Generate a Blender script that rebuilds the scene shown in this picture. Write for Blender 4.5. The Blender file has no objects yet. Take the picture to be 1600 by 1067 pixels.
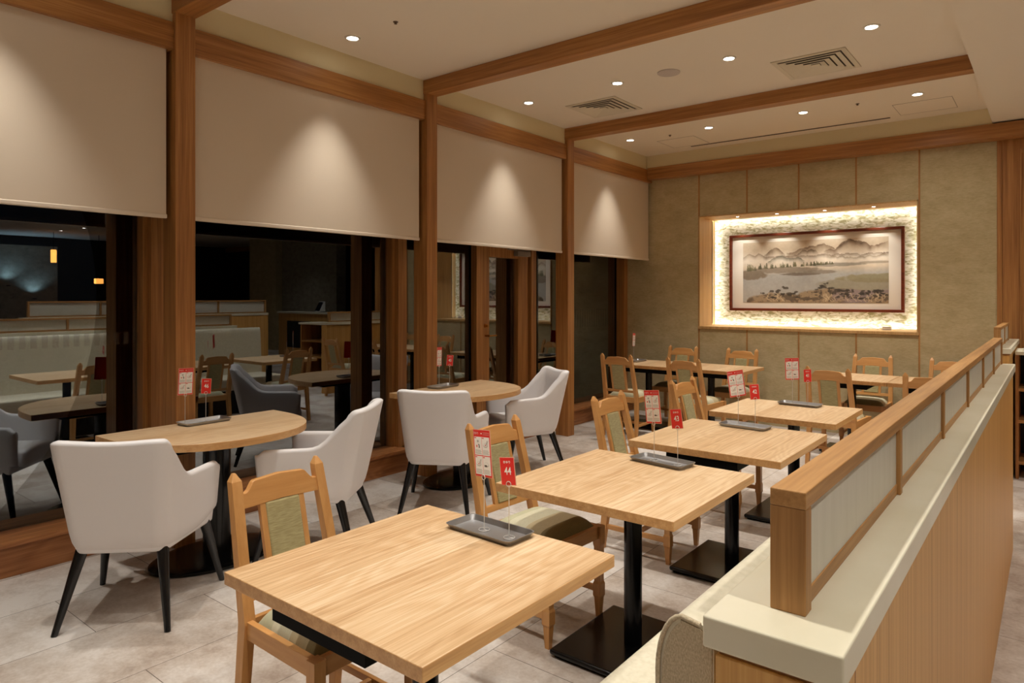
import bpy, bmesh, math, random
import numpy as np
from mathutils import Vector, Matrix, Euler
random.seed(7)
R = math.radians
S = bpy.context.scene
C = S.collection

# ------------------------------------------------------------------ camera, world, exposure
cam_d = bpy.data.cameras.new('camera')
cam_d.lens = 24.0
cam_d.sensor_width = 36.0
cam_d.shift_y = -70.5 / 1600
cam_d.clip_start = 0.05
cam = bpy.data.objects.new('camera', cam_d)
C.objects.link(cam)
cam.location = (0, 0, 1.5)
cam.rotation_euler = (R(90), 0, math.atan2(849, 1067))
S.camera = cam
W = bpy.data.worlds.new('night')
S.world = W
W.use_nodes = True
W.node_tree.nodes['Background'].inputs[0].default_value = (0.01, 0.014, 0.02, 1)
W.node_tree.nodes['Background'].inputs[1].default_value = 0.15
S.view_settings.view_transform = 'Standard'
S.view_settings.look = 'None'
S.view_settings.exposure = 0.12
S.view_settings.gamma = 1.0
S.cycles.use_denoising = True
S.cycles.caustics_reflective = False
S.cycles.caustics_refractive = False
S.cycles.sample_clamp_indirect = 3.0
S.cycles.max_bounces = 8
S.cycles.diffuse_bounces = 5
LAMP_COL = (1.0, 0.965, 0.885)
SPOT_W = 56.0            # downlights, main beam
WIDE_FILL_W = 34.0            # added wide fill spots away from the windows, to lift ambient light
AISLE_W = 84.0

# ------------------------------------------------------------------ materials
def lin(r, g, b):
    f = lambda c: (c / 255 / 12.92) if c <= 10 else ((c / 255 + .055) / 1.055) ** 2.4
    return (f(r), f(g), f(b), 1)

def new_mat(name):
    m = bpy.data.materials.new(name)
    m.use_nodes = True
    nt = m.node_tree
    b = nt.nodes['Principled BSDF']
    return m, nt, b

def N(nt, t, **kw):
    n = nt.nodes.new(t)
    for k, v in kw.items():
        setattr(n, k, v)
    return n

def ramp(nt, src, stops):
    r = N(nt, 'ShaderNodeValToRGB')
    e = r.color_ramp.elements
    while len(e) < len(stops):
        e.new(.5)
    for q, (p, c) in zip(e, stops):
        q.position = p
        q.color = c
    nt.links.new(src, r.inputs[0])
    return r

def plain(name, col, rough=.5, metal=0., spec=.5, bump=0., bscale=200., coat=0.):
    m, nt, b = new_mat(name)
    b.inputs['Base Color'].default_value = col
    b.inputs['Roughness'].default_value = rough
    b.inputs['Metallic'].default_value = metal
    b.inputs['Specular IOR Level'].default_value = spec
    b.inputs['Coat Weight'].default_value = coat
    if bump:
        n = N(nt, 'ShaderNodeTexNoise')
        n.inputs['Scale'].default_value = bscale
        n.inputs['Detail'].default_value = 4
        tc = N(nt, 'ShaderNodeTexCoord')
        nt.links.new(tc.outputs['Object'], n.inputs['Vector'])
        bp = N(nt, 'ShaderNodeBump')
        bp.inputs['Strength'].default_value = bump
        bp.inputs['Distance'].default_value = .002
        nt.links.new(n.outputs['Fac'], bp.inputs['Height'])
        nt.links.new(bp.outputs[0], b.inputs['Normal'])
    return m

def emit(name, col, s):
    m, nt, b = new_mat(name)
    b.inputs['Base Color'].default_value = (0, 0, 0, 1)
    b.inputs['Emission Color'].default_value = col
    b.inputs['Emission Strength'].default_value = s
    return m

def wood(name, dark, mid, light, axis='z', across=38., along=1.4, rough=.42, tight=1., plank=0., bump=.12, streak=.5, plank_axis=0, figure=0.):
    """grain runs along axis; fine streaks across it; plank = stave width in metres (0: none)"""
    m, nt, b = new_mat(name)
    L = nt.links.new
    tc = N(nt, 'ShaderNodeTexCoord')
    oi = N(nt, 'ShaderNodeObjectInfo')
    add = N(nt, 'ShaderNodeVectorMath', operation='MULTIPLY_ADD')
    comb = N(nt, 'ShaderNodeCombineXYZ')
    for k in range(3):
        L(oi.outputs['Random'], comb.inputs[k])
    L(comb.outputs[0], add.inputs[0])
    add.inputs[1].default_value = (7.3, 5.1, 3.7)
    L(tc.outputs['Object'], add.inputs[2])
    vec = add.outputs[0]
    sc = [across, across, across]
    sc['xyz'.index(axis)] = along
    mp = N(nt, 'ShaderNodeMapping')
    mp.inputs['Scale'].default_value = sc
    src = vec
    pl = None
    if plank:
        sep = N(nt, 'ShaderNodeSeparateXYZ')
        L(tc.outputs['Object'], sep.inputs[0])
        dv = N(nt, 'ShaderNodeMath', operation='DIVIDE')
        L(sep.outputs[plank_axis], dv.inputs[0]); dv.inputs[1].default_value = plank
        fl = N(nt, 'ShaderNodeMath', operation='FLOOR')
        L(dv.outputs[0], fl.inputs[0])
        ad = N(nt, 'ShaderNodeMath', operation='MULTIPLY_ADD')
        L(oi.outputs['Random'], ad.inputs[0]); ad.inputs[1].default_value = 37.; L(fl.outputs[0], ad.inputs[2])
        wn = N(nt, 'ShaderNodeTexWhiteNoise', noise_dimensions='1D')
        L(ad.outputs[0], wn.inputs['W'])
        pl = wn
        off = N(nt, 'ShaderNodeVectorMath', operation='MULTIPLY_ADD')
        L(wn.outputs['Color'], off.inputs[0]); off.inputs[1].default_value = (3, 3, 3); L(vec, off.inputs[2])
        src = off.outputs[0]
    L(src, mp.inputs[0])
    n1 = N(nt, 'ShaderNodeTexNoise'); n1.inputs['Scale'].default_value = 1.; n1.inputs['Detail'].default_value = 5; n1.inputs['Roughness'].default_value = .62
    L(mp.outputs[0], n1.inputs['Vector'])
    mp2 = N(nt, 'ShaderNodeMapping')
    sc2 = [across * 5] * 3
    sc2['xyz'.index(axis)] = along * 3.5
    mp2.inputs['Scale'].default_value = sc2
    L(src, mp2.inputs[0])
    n2 = N(nt, 'ShaderNodeTexNoise'); n2.inputs['Scale'].default_value = 1.; n2.inputs['Detail'].default_value = 3
    L(mp2.outputs[0], n2.inputs['Vector'])
    mx = N(nt, 'ShaderNodeMix'); mx.inputs[0].default_value = streak * .6
    L(n1.outputs['Fac'], mx.inputs[2]); L(n2.outputs['Fac'], mx.inputs[3])
    val = mx.outputs[0]
    if figure:
        mp3 = N(nt, 'ShaderNodeMapping')
        s3 = [5.] * 3
        s3['xyz'.index(axis)] = 1.1
        mp3.inputs['Scale'].default_value = s3
        L(src, mp3.inputs[0])
        n3 = N(nt, 'ShaderNodeTexNoise'); n3.inputs['Scale'].default_value = 1.; n3.inputs['Detail'].default_value = 1.5
        L(mp3.outputs[0], n3.inputs['Vector'])
        ml = N(nt, 'ShaderNodeMath', operation='MULTIPLY'); L(n3.outputs['Fac'], ml.inputs[0]); ml.inputs[1].default_value = 110.
        sn = N(nt, 'ShaderNodeMath', operation='SINE'); L(ml.outputs[0], sn.inputs[0])
        ma = N(nt, 'ShaderNodeMath', operation='MULTIPLY_ADD'); L(sn.outputs[0], ma.inputs[0]); ma.inputs[1].default_value = figure; L(val, ma.inputs[2])
        val = ma.outputs[0]
    if pl:
        pm = N(nt, 'ShaderNodeMath', operation='MULTIPLY_ADD')
        L(pl.outputs['Value'], pm.inputs[0]); pm.inputs[1].default_value = .17
        sb = N(nt, 'ShaderNodeMath', operation='SUBTRACT'); L(val, sb.inputs[0]); sb.inputs[1].default_value = .085
        L(sb.outputs[0], pm.inputs[2])
        val = pm.outputs[0]
    r = ramp(nt, val, [(.5 - .2 * tight, dark), (.5, mid), (.5 + .18 * tight, light)])
    L(r.outputs[0], b.inputs['Base Color'])
    b.inputs['Roughness'].default_value = rough
    bp = N(nt, 'ShaderNodeBump'); bp.inputs['Strength'].default_value = bump; bp.inputs['Distance'].default_value = .001
    L(n2.outputs['Fac'], bp.inputs['Height']); L(bp.outputs[0], b.inputs['Normal'])
    return m

M = {}
bd, bm_, bl = lin(128, 82, 42), lin(166, 112, 60), lin(192, 140, 82)
for ax in 'xyz':
    M['beam_' + ax] = wood('beam_oak_' + ax, bd, bm_, bl, ax, across=34, along=1.0, rough=.42)
    M['screen_' + ax] = wood('screen_oak_' + ax, lin(140, 96, 48), lin(174, 126, 72), lin(198, 150, 94), ax, across=40, along=1.6, rough=.45, bump=.2)
    M['chair_' + ax] = wood('chair_maple_' + ax, lin(182, 126, 68), lin(198, 143, 84), lin(208, 155, 96), ax, across=22, along=2, rough=.38, streak=.3, bump=.05)
M['veneer'] = wood('partition_veneer', lin(180, 126, 62), lin(206, 154, 84), lin(222, 174, 104), 'z', across=48, along=.55, rough=.45, bump=.08)
M['sill'] = wood('sill_oak', lin(132, 80, 42), lin(160, 102, 58), lin(182, 124, 76), 'y', across=30, along=1.2, rough=.4, figure=.06)
M['top'] = wood('table_oak', lin(186, 146, 104), lin(212, 176, 134), lin(230, 202, 166), 'y', across=95, along=1.1, tight=.95, streak=.8, rough=.36, plank=.115, bump=.04, figure=.04)
M['edge'] = wood('table_edge_oak', lin(186, 136, 84), lin(206, 156, 100), lin(220, 176, 122), 'y', across=40, along=2, rough=.38, bump=.05)
M['niche_wood'] = wood('niche_oak', lin(176, 136, 84), lin(198, 158, 104), lin(214, 176, 124), 'z', across=30, along=1., rough=.45)
M['ceil'] = plain('ceiling_paint', lin(232, 222, 206), .9, bump=.03, bscale=60)
M['upper'] = plain('upper_wall_paint', lin(222, 208, 170), .9)
M['cream'] = plain('cream_wall', lin(200, 190, 168), .9)
M['black'] = plain('black_metal', (.0035, .0035, .0038, 1), .22, spec=.4)
M['black_leg'] = plain('black_leg_lacquer', (.006, .006, .007, 1), .22, spec=.6)
M['black_matte'] = plain('black_matte_steel', (.003, .003, .003, 1), .7, spec=.1)
M['white'] = plain('white_leatherette', lin(232, 228, 228), .48, bump=.1, bscale=500)
M['quartz'] = None
M['steel'] = plain('tray_steel', (.5, .5, .51, 1), .34, .9)
M['wire'] = plain('steel_wire', (.8, .77, .74, 1), .4, .6)
M['dark'] = plain('dark_wall', (.012, .011, .011, 1), .6)
M['ring'] = plain('lamp_ring_white', lin(225, 220, 210), .4)
M['lens'] = emit('lamp_glow', (1, .93, .82, 1), 22.)
M['grey'] = plain('speaker_grille', lin(196, 184, 176), .8)
M['slot'] = plain('vent_dark', lin(84, 72, 58), .8)
M['vent'] = plain('vent_paint', lin(214, 204, 184), .6)
M['sprink'] = plain('sprinkler_bronze', lin(110, 92, 76), .4, .6)
M['led'] = emit('led_strip', (1, .97, .92, 1), 2.)
M['frame'] = wood('frame_red', lin(84, 36, 20), lin(112, 50, 28), lin(128, 62, 36), 'x', rough=.3)
M['mount'] = plain('picture_mount', lin(232, 224, 210), .8)
M['blind'] = plain('blind_fabric', lin(214, 198, 178), .85, bump=.15, bscale=900)
M['blind_bar'] = plain('blind_bar', lin(222, 208, 190), .5)
M['brass'] = plain('aged_brass', lin(170, 120, 60), .3, 1.)
M['grey_metal'] = plain('grey_enamel', lin(150, 136, 120), .5)
M['red'] = plain('card_red', lin(222, 42, 38), .3, coat=.3)
M['white_print'] = plain('card_white', lin(240, 238, 235), .4)
M['acrylic'] = plain('card_edge', lin(226, 170, 150), .2)
M['ink'] = plain('card_ink', lin(90, 84, 80), .5)
M['ink_pale'] = plain('card_pale_ink', lin(178, 176, 172), .5)
M['pink'] = plain('card_pink', lin(214, 130, 125), .5)
M['orange_glow'] = emit('lantern_glow', (1, .35, .06, 1), 5.)
M['screen_glass'] = plain('tablet_glass', (.01, .012, .02, 1), .1)
M['plastic'] = plain('white_plastic', lin(225, 225, 225), .4)

def fabric(name, col, col2, sc=(260, 40, 260), rough=.85):
    m, nt, b = new_mat(name)
    tc = N(nt, 'ShaderNodeTexCoord'); mp = N(nt, 'ShaderNodeMapping'); mp.inputs['Scale'].default_value = sc
    n = N(nt, 'ShaderNodeTexNoise'); n.inputs['Scale'].default_value = 1; n.inputs['Detail'].default_value = 3
    nt.links.new(tc.outputs['Object'], mp.inputs[0]); nt.links.new(mp.outputs[0], n.inputs['Vector'])
    r = ramp(nt, n.outputs['Fac'], [(.35, col), (.65, col2)])
    nt.links.new(r.outputs[0], b.inputs['Base Color'])
    b.inputs['Roughness'].default_value = rough
    b.inputs['Sheen Weight'].default_value = .15
    bp = N(nt, 'ShaderNodeBump'); bp.inputs['Strength'].default_value = .25; bp.inputs['Distance'].default_value = .001
    nt.links.new(n.outputs['Fac'], bp.inputs['Height']); nt.links.new(bp.outputs[0], b.inputs['Normal'])
    return m
M['splat'] = fabric('olive_back_fabric', lin(150, 136, 92), lin(176, 164, 118), (30, 30, 420))
M['banq'] = fabric('banquette_cream', lin(208, 200, 176), lin(220, 212, 190), (60, 60, 60), .6)
M['banq_side'] = fabric('banquette_weave', lin(172, 156, 128), lin(204, 188, 160), (500, 500, 260))

def stripes():
    m, nt, b = new_mat('striped_seat_fabric')
    L = nt.links.new
    tc = N(nt, 'ShaderNodeTexCoord'); sp = N(nt, 'ShaderNodeSeparateXYZ'); L(tc.outputs['Object'], sp.inputs[0])
    mr = N(nt, 'ShaderNodeMapRange'); mr.inputs[1].default_value = -.2; mr.inputs[2].default_value = .2
    L(sp.outputs[1], mr.inputs[0])
    r = ramp(nt, mr.outputs[0], [(0, lin(186, 182, 150)), (.56, lin(188, 172, 136)), (.79, lin(132, 116, 78))])
    r.color_ramp.interpolation = 'CONSTANT'
    e = r.color_ramp.elements.new(.3); e.color = lin(202, 196, 168)
    mp = N(nt, 'ShaderNodeMapping'); mp.inputs['Scale'].default_value = (60, 400, 60)
    n = N(nt, 'ShaderNodeTexNoise'); n.inputs['Scale'].default_value = 1; n.inputs['Detail'].default_value = 3
    L(tc.outputs['Object'], mp.inputs[0]); L(mp.outputs[0], n.inputs['Vector'])
    mx = N(nt, 'ShaderNodeMix', data_type='RGBA', blend_type='MULTIPLY'); mx.inputs[0].default_value = .5
    r2 = ramp(nt, n.outputs['Fac'], [(.3, (.72, .72, .72, 1)), (.7, (1, 1, 1, 1))])
    L(r.outputs[0], mx.inputs[6]); L(r2.outputs[0], mx.inputs[7]); L(mx.outputs[2], b.inputs['Base Color'])
    b.inputs['Roughness'].default_value = .8
    return m
M['stripes'] = stripes()

def quartz():
    m, nt, b = new_mat('cream_quartz')
    tc = N(nt, 'ShaderNodeTexCoord'); n = N(nt, 'ShaderNodeTexNoise'); n.inputs['Scale'].default_value = 5; n.inputs['Detail'].default_value = 6
    nt.links.new(tc.outputs['Object'], n.inputs['Vector'])
    r = ramp(nt, n.outputs['Fac'], [(.3, lin(214, 206, 180)), (.7, lin(226, 219, 198))])
    nt.links.new(r.outputs[0], b.inputs['Base Color']); b.inputs['Roughness'].default_value = .3
    return m
M['quartz'] = quartz()

def frosted():
    m, nt, b = new_mat('frosted_paper_glass')
    L = nt.links.new
    tc = N(nt, 'ShaderNodeTexCoord'); mp = N(nt, 'ShaderNodeMapping'); mp.inputs['Scale'].default_value = (40, 40, 5)
    n = N(nt, 'ShaderNodeTexNoise'); n.inputs['Scale'].default_value = 1; n.inputs['Detail'].default_value = 4
    L(tc.outputs['Object'], mp.inputs[0]); L(mp.outputs[0], n.inputs['Vector'])
    r = ramp(nt, n.outputs['Fac'], [(.2, lin(228, 225, 212)), (.75, lin(238, 235, 224))])
    L(r.outputs[0], b.inputs['Base Color']); b.inputs['Roughness'].default_value = .3
    tr = N(nt, 'ShaderNodeBsdfTranslucent'); L(r.outputs[0], tr.inputs[0])
    mx = N(nt, 'ShaderNodeMixShader'); mx.inputs[0].default_value = .35
    L(b.outputs[0], mx.inputs[1]); L(tr.outputs[0], mx.inputs[2])
    L(mx.outputs[0], nt.nodes['Material Output'].inputs[0])
    return m
M['frosted'] = frosted()

def glass():
    m, nt, b = new_mat('window_glass')
    nt.nodes.remove(b)
    L = nt.links.new
    fr = N(nt, 'ShaderNodeFresnel'); fr.inputs[0].default_value = 2.9
    t = N(nt, 'ShaderNodeBsdfTransparent'); t.inputs[0].default_value = (.8, .82, .82, 1)
    g = N(nt, 'ShaderNodeBsdfGlossy'); g.inputs[0].default_value = (.86, .93, 1, 1); g.inputs[1].default_value = 0.0
    mx = N(nt, 'ShaderNodeMixShader'); L(fr.outputs[0], mx.inputs[0]); L(t.outputs[0], mx.inputs[1]); L(g.outputs[0], mx.inputs[2])
    L(mx.outputs[0], nt.nodes['Material Output'].inputs[0])
    return m
M['glass'] = glass()

def film():
    m, nt, b = new_mat('pale_film')
    nt.nodes.remove(b)
    L = nt.links.new
    t = N(nt, 'ShaderNodeBsdfTransparent')
    d = N(nt, 'ShaderNodeBsdfDiffuse'); d.inputs[0].default_value = lin(180, 170, 150)
    mx = N(nt, 'ShaderNodeMixShader'); mx.inputs[0].default_value = .05; L(t.outputs[0], mx.inputs[1]); L(d.outputs[0], mx.inputs[2])
    L(mx.outputs[0], nt.nodes['Material Output'].inputs[0])
    return m
M['film'] = film()

def floor_mat():
    m, nt, b = new_mat('stone_tiles')
    L = nt.links.new
    tc = N(nt, 'ShaderNodeTexCoord')
    sp = N(nt, 'ShaderNodeSeparateXYZ'); L(tc.outputs['Object'], sp.inputs[0])
    cb = N(nt, 'ShaderNodeCombineXYZ')
    ay = N(nt, 'ShaderNodeMath', operation='ADD'); L(sp.outputs[1], ay.inputs[0]); ay.inputs[1].default_value = 20 - 1.17 + .235
    ax = N(nt, 'ShaderNodeMath', operation='ADD'); L(sp.outputs[0], ax.inputs[0]); ax.inputs[1].default_value = 3.85 + .495 * 20
    L(ay.outputs[0], cb.inputs[0]); L(ax.outputs[0], cb.inputs[1])
    br = N(nt, 'ShaderNodeTexBrick')
    br.inputs['Scale'].default_value = 1.; br.inputs['Brick Width'].default_value = .99; br.inputs['Row Height'].default_value = .495
    br.inputs['Mortar Size'].default_value = .0016; br.inputs['Mortar Smooth'].default_value = .1
    br.offset = .5
    br.inputs['Color1'].default_value = (0, 0, 0, 1); br.inputs['Color2'].default_value = (1, 1, 1, 1); br.inputs['Mortar'].default_value = (.5, .5, .5, 1)
    L(cb.outputs[0], br.inputs['Vector'])
    n = N(nt, 'ShaderNodeTexNoise'); n.inputs['Scale'].default_value = 3.2; n.inputs['Detail'].default_value = 9; n.inputs['Roughness'].default_value = .68
    L(tc.outputs['Object'], n.inputs['Vector'])
    n2 = N(nt, 'ShaderNodeTexNoise'); n2.inputs['Scale'].default_value = 60; n2.inputs['Detail'].default_value = 5
    L(tc.outputs['Object'], n2.inputs['Vector'])
    a = N(nt, 'ShaderNodeMath', operation='MULTIPLY_ADD'); L(br.outputs['Color'], a.inputs[0]); a.inputs[1].default_value = .32; L(n.outputs['Fac'], a.inputs[2])
    a2 = N(nt, 'ShaderNodeMath', operation='MULTIPLY_ADD'); L(n2.outputs['Fac'], a2.inputs[0]); a2.inputs[1].default_value = .22; L(a.outputs[0], a2.inputs[2])
    r = ramp(nt, a2.outputs[0], [(.5, lin(150, 132, 118)), (.68, lin(182, 168, 156)), (.92, lin(214, 206, 199))])
    mx = N(nt, 'ShaderNodeMix', data_type='RGBA'); L(br.outputs['Fac'], mx.inputs[0]); L(r.outputs[0], mx.inputs[6]); mx.inputs[7].default_value = lin(88, 76, 66)
    L(mx.outputs[2], b.inputs['Base Color'])
    b.inputs['Roughness'].default_value = .5
    return m
M['floor'] = floor_mat()

def plaster(name='olive_wallcloth', cols=((174, 157, 118), (188, 172, 133), (200, 184, 146))):
    m, nt, b = new_mat(name)
    L = nt.links.new
    tc = N(nt, 'ShaderNodeTexCoord')
    mp = N(nt, 'ShaderNodeMapping'); mp.inputs['Scale'].default_value = (1, 1, 1.7); L(tc.outputs['Object'], mp.inputs[0])
    n = N(nt, 'ShaderNodeTexNoise'); n.inputs['Scale'].default_value = 6; n.inputs['Detail'].default_value = 8; n.inputs['Roughness'].default_value = .65
    L(mp.outputs[0], n.inputs['Vector'])
    mp2 = N(nt, 'ShaderNodeMapping'); mp2.inputs['Scale'].default_value = (30, 30, 160); L(tc.outputs['Object'], mp2.inputs[0])
    n2 = N(nt, 'ShaderNodeTexNoise'); n2.inputs['Scale'].default_value = 1; n2.inputs['Detail'].default_value = 4; L(mp2.outputs[0], n2.inputs['Vector'])
    mx = N(nt, 'ShaderNodeMix'); mx.inputs[0].default_value = .4; L(n.outputs['Fac'], mx.inputs[2]); L(n2.outputs['Fac'], mx.inputs[3])
    r = ramp(nt, mx.outputs[0], [(.36, lin(*cols[0])), (.5, lin(*cols[1])), (.64, lin(*cols[2]))])
    L(r.outputs[0], b.inputs['Base Color']); b.inputs['Roughness'].default_value = .8
    bp = N(nt, 'ShaderNodeBump'); bp.inputs['Strength'].default_value = .12; bp.inputs['Distance'].default_value = .002
    L(n2.outputs['Fac'], bp.inputs['Height']); L(bp.outputs[0], b.inputs['Normal'])
    return m
M['wallcloth'] = plaster()
M['far_wall'] = plaster('grey_wallcloth', ((120, 112, 96), (146, 138, 120), (160, 152, 134)))

def feather():
    m, nt, b = new_mat('feathered_niche_paper')
    L = nt.links.new
    tc = N(nt, 'ShaderNodeTexCoord')
    mp = N(nt, 'ShaderNodeMapping'); mp.inputs['Scale'].default_value = (14, 14, 34); mp.inputs['Rotation'].default_value = (0, .35, 0)
    L(tc.outputs['Object'], mp.inputs[0])
    n = N(nt, 'ShaderNodeTexNoise'); n.inputs['Scale'].default_value = 1; n.inputs['Detail'].default_value = 5; n.inputs['Distortion'].default_value = .9
    L(mp.outputs[0], n.inputs['Vector'])
    r = ramp(nt, n.outputs['Fac'], [(.36, lin(160, 152, 108)), (.48, lin(212, 206, 174)), (.58, lin(238, 234, 216))])
    L(r.outputs[0], b.inputs['Base Color']); b.inputs['Roughness'].default_value = .8
    bp = N(nt, 'ShaderNodeBump'); bp.inputs['Strength'].default_value = .6; bp.inputs['Distance'].default_value = .006
    L(n.outputs['Fac'], bp.inputs['Height']); L(bp.outputs[0], b.inputs['Normal'])
    return m
M['feather'] = feather()

def vcol():
    m, nt, b = new_mat('ink_wash_painting')
    a = N(nt, 'ShaderNodeVertexColor'); a.layer_name = 'paint'
    nt.links.new(a.outputs[0], b.inputs['Base Color']); b.inputs['Roughness'].default_value = .8
    return m
M['painting'] = vcol()

# ------------------------------------------------------------------ mesh builder
class MB:
    def __init__(s):
        s.v = []; s.f = []; s.mi = []; s.mats = []; s.cur = 0
    def mat(s, m):
        if m not in s.mats: s.mats.append(m)
        s.cur = s.mats.index(m); return s
    def add(s, vs, fs):
        o = len(s.v); s.v += [tuple(p) for p in vs]
        for f in fs: s.f.append([i + o for i in f]); s.mi.append(s.cur)
        return s
    def box(s, x0, x1, y0, y1, z0, z1):
        x0, x1 = sorted((x0, x1)); y0, y1 = sorted((y0, y1)); z0, z1 = sorted((z0, z1))
        return s.add([(x0, y0, z0), (x1, y0, z0), (x1, y1, z0), (x0, y1, z0), (x0, y0, z1), (x1, y0, z1), (x1, y1, z1), (x0, y1, z1)],
                     [(3, 2, 1, 0), (4, 5, 6, 7), (0, 1, 5, 4), (1, 2, 6, 5), (2, 3, 7, 6), (3, 0, 4, 7)])
    def hull(s, secs):
        """loft of equal-length rings, capped"""
        n = len(secs[0]); vs = [p for r in secs for p in r]; fs = []
        for k in range(len(secs) - 1):
            for i in range(n):
                j = (i + 1) % n
                fs.append((k * n + i, k * n + j, (k + 1) * n + j, (k + 1) * n + i))
        fs.append(tuple(reversed(range(n)))); fs.append(tuple((len(secs) - 1) * n + i for i in range(n)))
        return s.add(vs, fs)
    def prism(s, poly, fn):
        """poly: list of (a,b); fn(a,b,side) -> point, side 0/1"""
        return s.hull([[fn(a, b, 0) for a, b in poly], [fn(a, b, 1) for a, b in poly]])
    def cyl(s, p0, p1, r0, r1=None, n=16):
        r1 = r0 if r1 is None else r1
        p0, p1 = Vector(p0), Vector(p1); d = (p1 - p0).normalized()
        a = d.orthogonal().normalized(); b = d.cross(a)
        ring = lambda p, r: [p + a * (math.cos(t) * r) + b * (math.sin(t) * r) for t in [2 * math.pi * i / n for i in range(n)]]
        return s.hull([ring(p0, r0), ring(p1, r1)])
    def lathe(s, prof, c=(0, 0, 0), n=32, sx=1., sy=1.):
        secs = [[(c[0] + math.cos(2 * math.pi * i / n) * r * sx, c[1] + math.sin(2 * math.pi * i / n) * r * sy, c[2] + z) for i in range(n)] for r, z in prof]
        return s.hull(secs)
    def tube(s, pts, r, n=8, closed=False):
        pts = [Vector(p) for p in pts]; secs = []
        up = None
        for i, p in enumerate(pts):
            d = (pts[min(i + 1, len(pts) - 1)] - pts[max(i - 1, 0)]).normalized()
            a = d.orthogonal().normalized() if up is None else (up - d * up.dot(d)).normalized()
            up = a; b = d.cross(a)
            secs.append([p + a * (math.cos(2 * math.pi * k / n) * r) + b * (math.sin(2 * math.pi * k / n) * r) for k in range(n)])
        return s.hull(secs)
    def build(s, name, mat=None, parent=None, bevel=0., seg=2, smooth=None, subd=0):
        me = bpy.data.meshes.new(name)
        me.from_pydata(s.v, [], s.f)
        mats = s.mats if s.mats else [mat]
        for m in mats: me.materials.append(M[m] if isinstance(m, str) else m)
        for p, i in zip(me.polygons, s.mi): p.material_index = i
        bm = bmesh.new(); bm.from_mesh(me); bmesh.ops.recalc_face_normals(bm, faces=bm.faces); bm.to_mesh(me); bm.free()
        if smooth is not None:
            for p in me.polygons: p.use_smooth = True
            me.set_sharp_from_angle(angle=R(smooth))
        o = bpy.data.objects.new(name, me); C.objects.link(o)
        if parent: o.parent = parent
        if bevel:
            b = o.modifiers.new('bevel', 'BEVEL'); b.width = bevel; b.segments = seg; b.limit_method = 'ANGLE'; b.angle_limit = R(35)
        if subd:
            q = o.modifiers.new('sub', 'SUBSURF'); q.levels = subd; q.render_levels = subd
        return o

def tag(o, label=None, cat=None, group=None, kind=None):
    if label: o['label'] = label
    if cat: o['category'] = cat
    if group: o['group'] = group
    if kind: o['kind'] = kind
    return o

def thing(name, label, cat, loc=(0, 0, 0), rz=0., group=None):
    o = bpy.data.objects.new(name, None); C.objects.link(o)
    o.location = loc; o.rotation_euler = (0, 0, rz); o.empty_display_size = .1
    return tag(o, label, cat, group)

def struct(o, label=None, cat=None):
    o['kind'] = 'structure'
    if label: o['label'] = label
    if cat: o['category'] = cat
    return o

def copy_tree(o, parent=None):
    c = o.copy(); C.objects.link(c)
    if parent: c.parent = parent
    for ch in list(o.children): copy_tree(ch, c)
    return c

def place(proto, first, loc, rz, label):
    o = proto if first else copy_tree(proto)
    o.location = loc; o.rotation_euler = (0, 0, rz); o['label'] = label
    return o

# ------------------------------------------------------------------ big layout numbers
XG = -4.58                      # glass plane
XP = -4.08                      # front of the pillars
YB = 8.08                       # back wall
ZC = 3.30                       # ceiling
ZS = 3.16                       # lower ceiling over the aisle
XS = -0.47

# ------------------------------------------------------------------ room shell
struct(MB().box(-5.0, 13.2, -4, 12.4, -.12, 0).build('floor', 'floor'), 'pale stone tile floor laid in long staggered rows', 'floor')
struct(MB().box(-4.7, XS, -4, 8.7, ZC, ZC + .1).build('ceiling', 'ceil'), 'beige painted ceiling with wooden cross beams', 'ceiling')
struct(MB().box(XS, 13.2, -4, 12.4, ZS, ZS + .24).build('ceiling', 'ceil'), 'lower plain ceiling above the aisle beside the partition', 'ceiling')
struct(MB().box(-4.8, -4.12, -4, YB, 3.0, ZC).build('wall_left', 'upper'), 'cream painted wall strip above the window beam', 'wall')
struct(MB().box(-4.8, 13.2, -4.1, -4, 0, 3.5).build('wall_front', 'cream'), 'wall behind the viewer', 'wall')
struct(MB().box(13.1, 13.2, -4, 12.4, 0, 3.5).build('wall_right', 'dark'), 'dark wall on the far side of the aisle', 'wall')
# back wall with the niche opening
b = MB()
NX0, NX1, NZ0, NZ1 = -3.46, -1.10, 1.12, 2.49
b.box(-4.8, NX0, YB, YB + .6, 0, 3.1).box(NX1, -.44, YB, YB + .6, 0, 3.1).box(NX0, NX1, YB, YB + .6, 0, NZ0).box(NX0, NX1, YB, YB + .6, NZ1, 3.1)
struct(b.build('wall_back', 'wallcloth'), 'olive brown textured wall around the lit picture niche', 'wall')
struct(MB().box(-4.12, XS, YB - .12, YB + .6, 3.1, ZC).build('wall_back', 'upper'), 'cream painted strip above the beam of the end wall', 'wall')
struct(MB().box(-.44, .42, YB, YB + .6, 0, 3.1).build('wall_back', 'beam_z'), 'brown wood panelled end of the back wall', 'wall')
struct(MB().box(.42, 13.2, 12.3, 12.4, 0, 3.3).build('wall_back', 'dark'), 'dark wall far down the aisle', 'wall')
tr = iter(range(1, 99))
def trim(bm_, mat, label, bevel=.003):
    return struct(bm_.build('trim_%d' % next(tr), mat, bevel=bevel), label, 'trim')
trim(MB().box(-4.30, -4.10, -4, YB, 2.97, 3.13), 'beam_y', 'long brown beam running above the roller blinds')
trim(MB().box(-4.10, .42, YB - .14, YB, 3.0, 3.145), 'beam_x', 'brown beam across the top of the back wall')
trim(MB().box(.42, 13.2, 12.2, 12.3, 3.0, 3.145), 'beam_x', 'brown beam far down the aisle')
PY = (-.13, 1.985, 4.055, 6.15)
names = ('first', 'nearest', 'middle', 'far')
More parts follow.
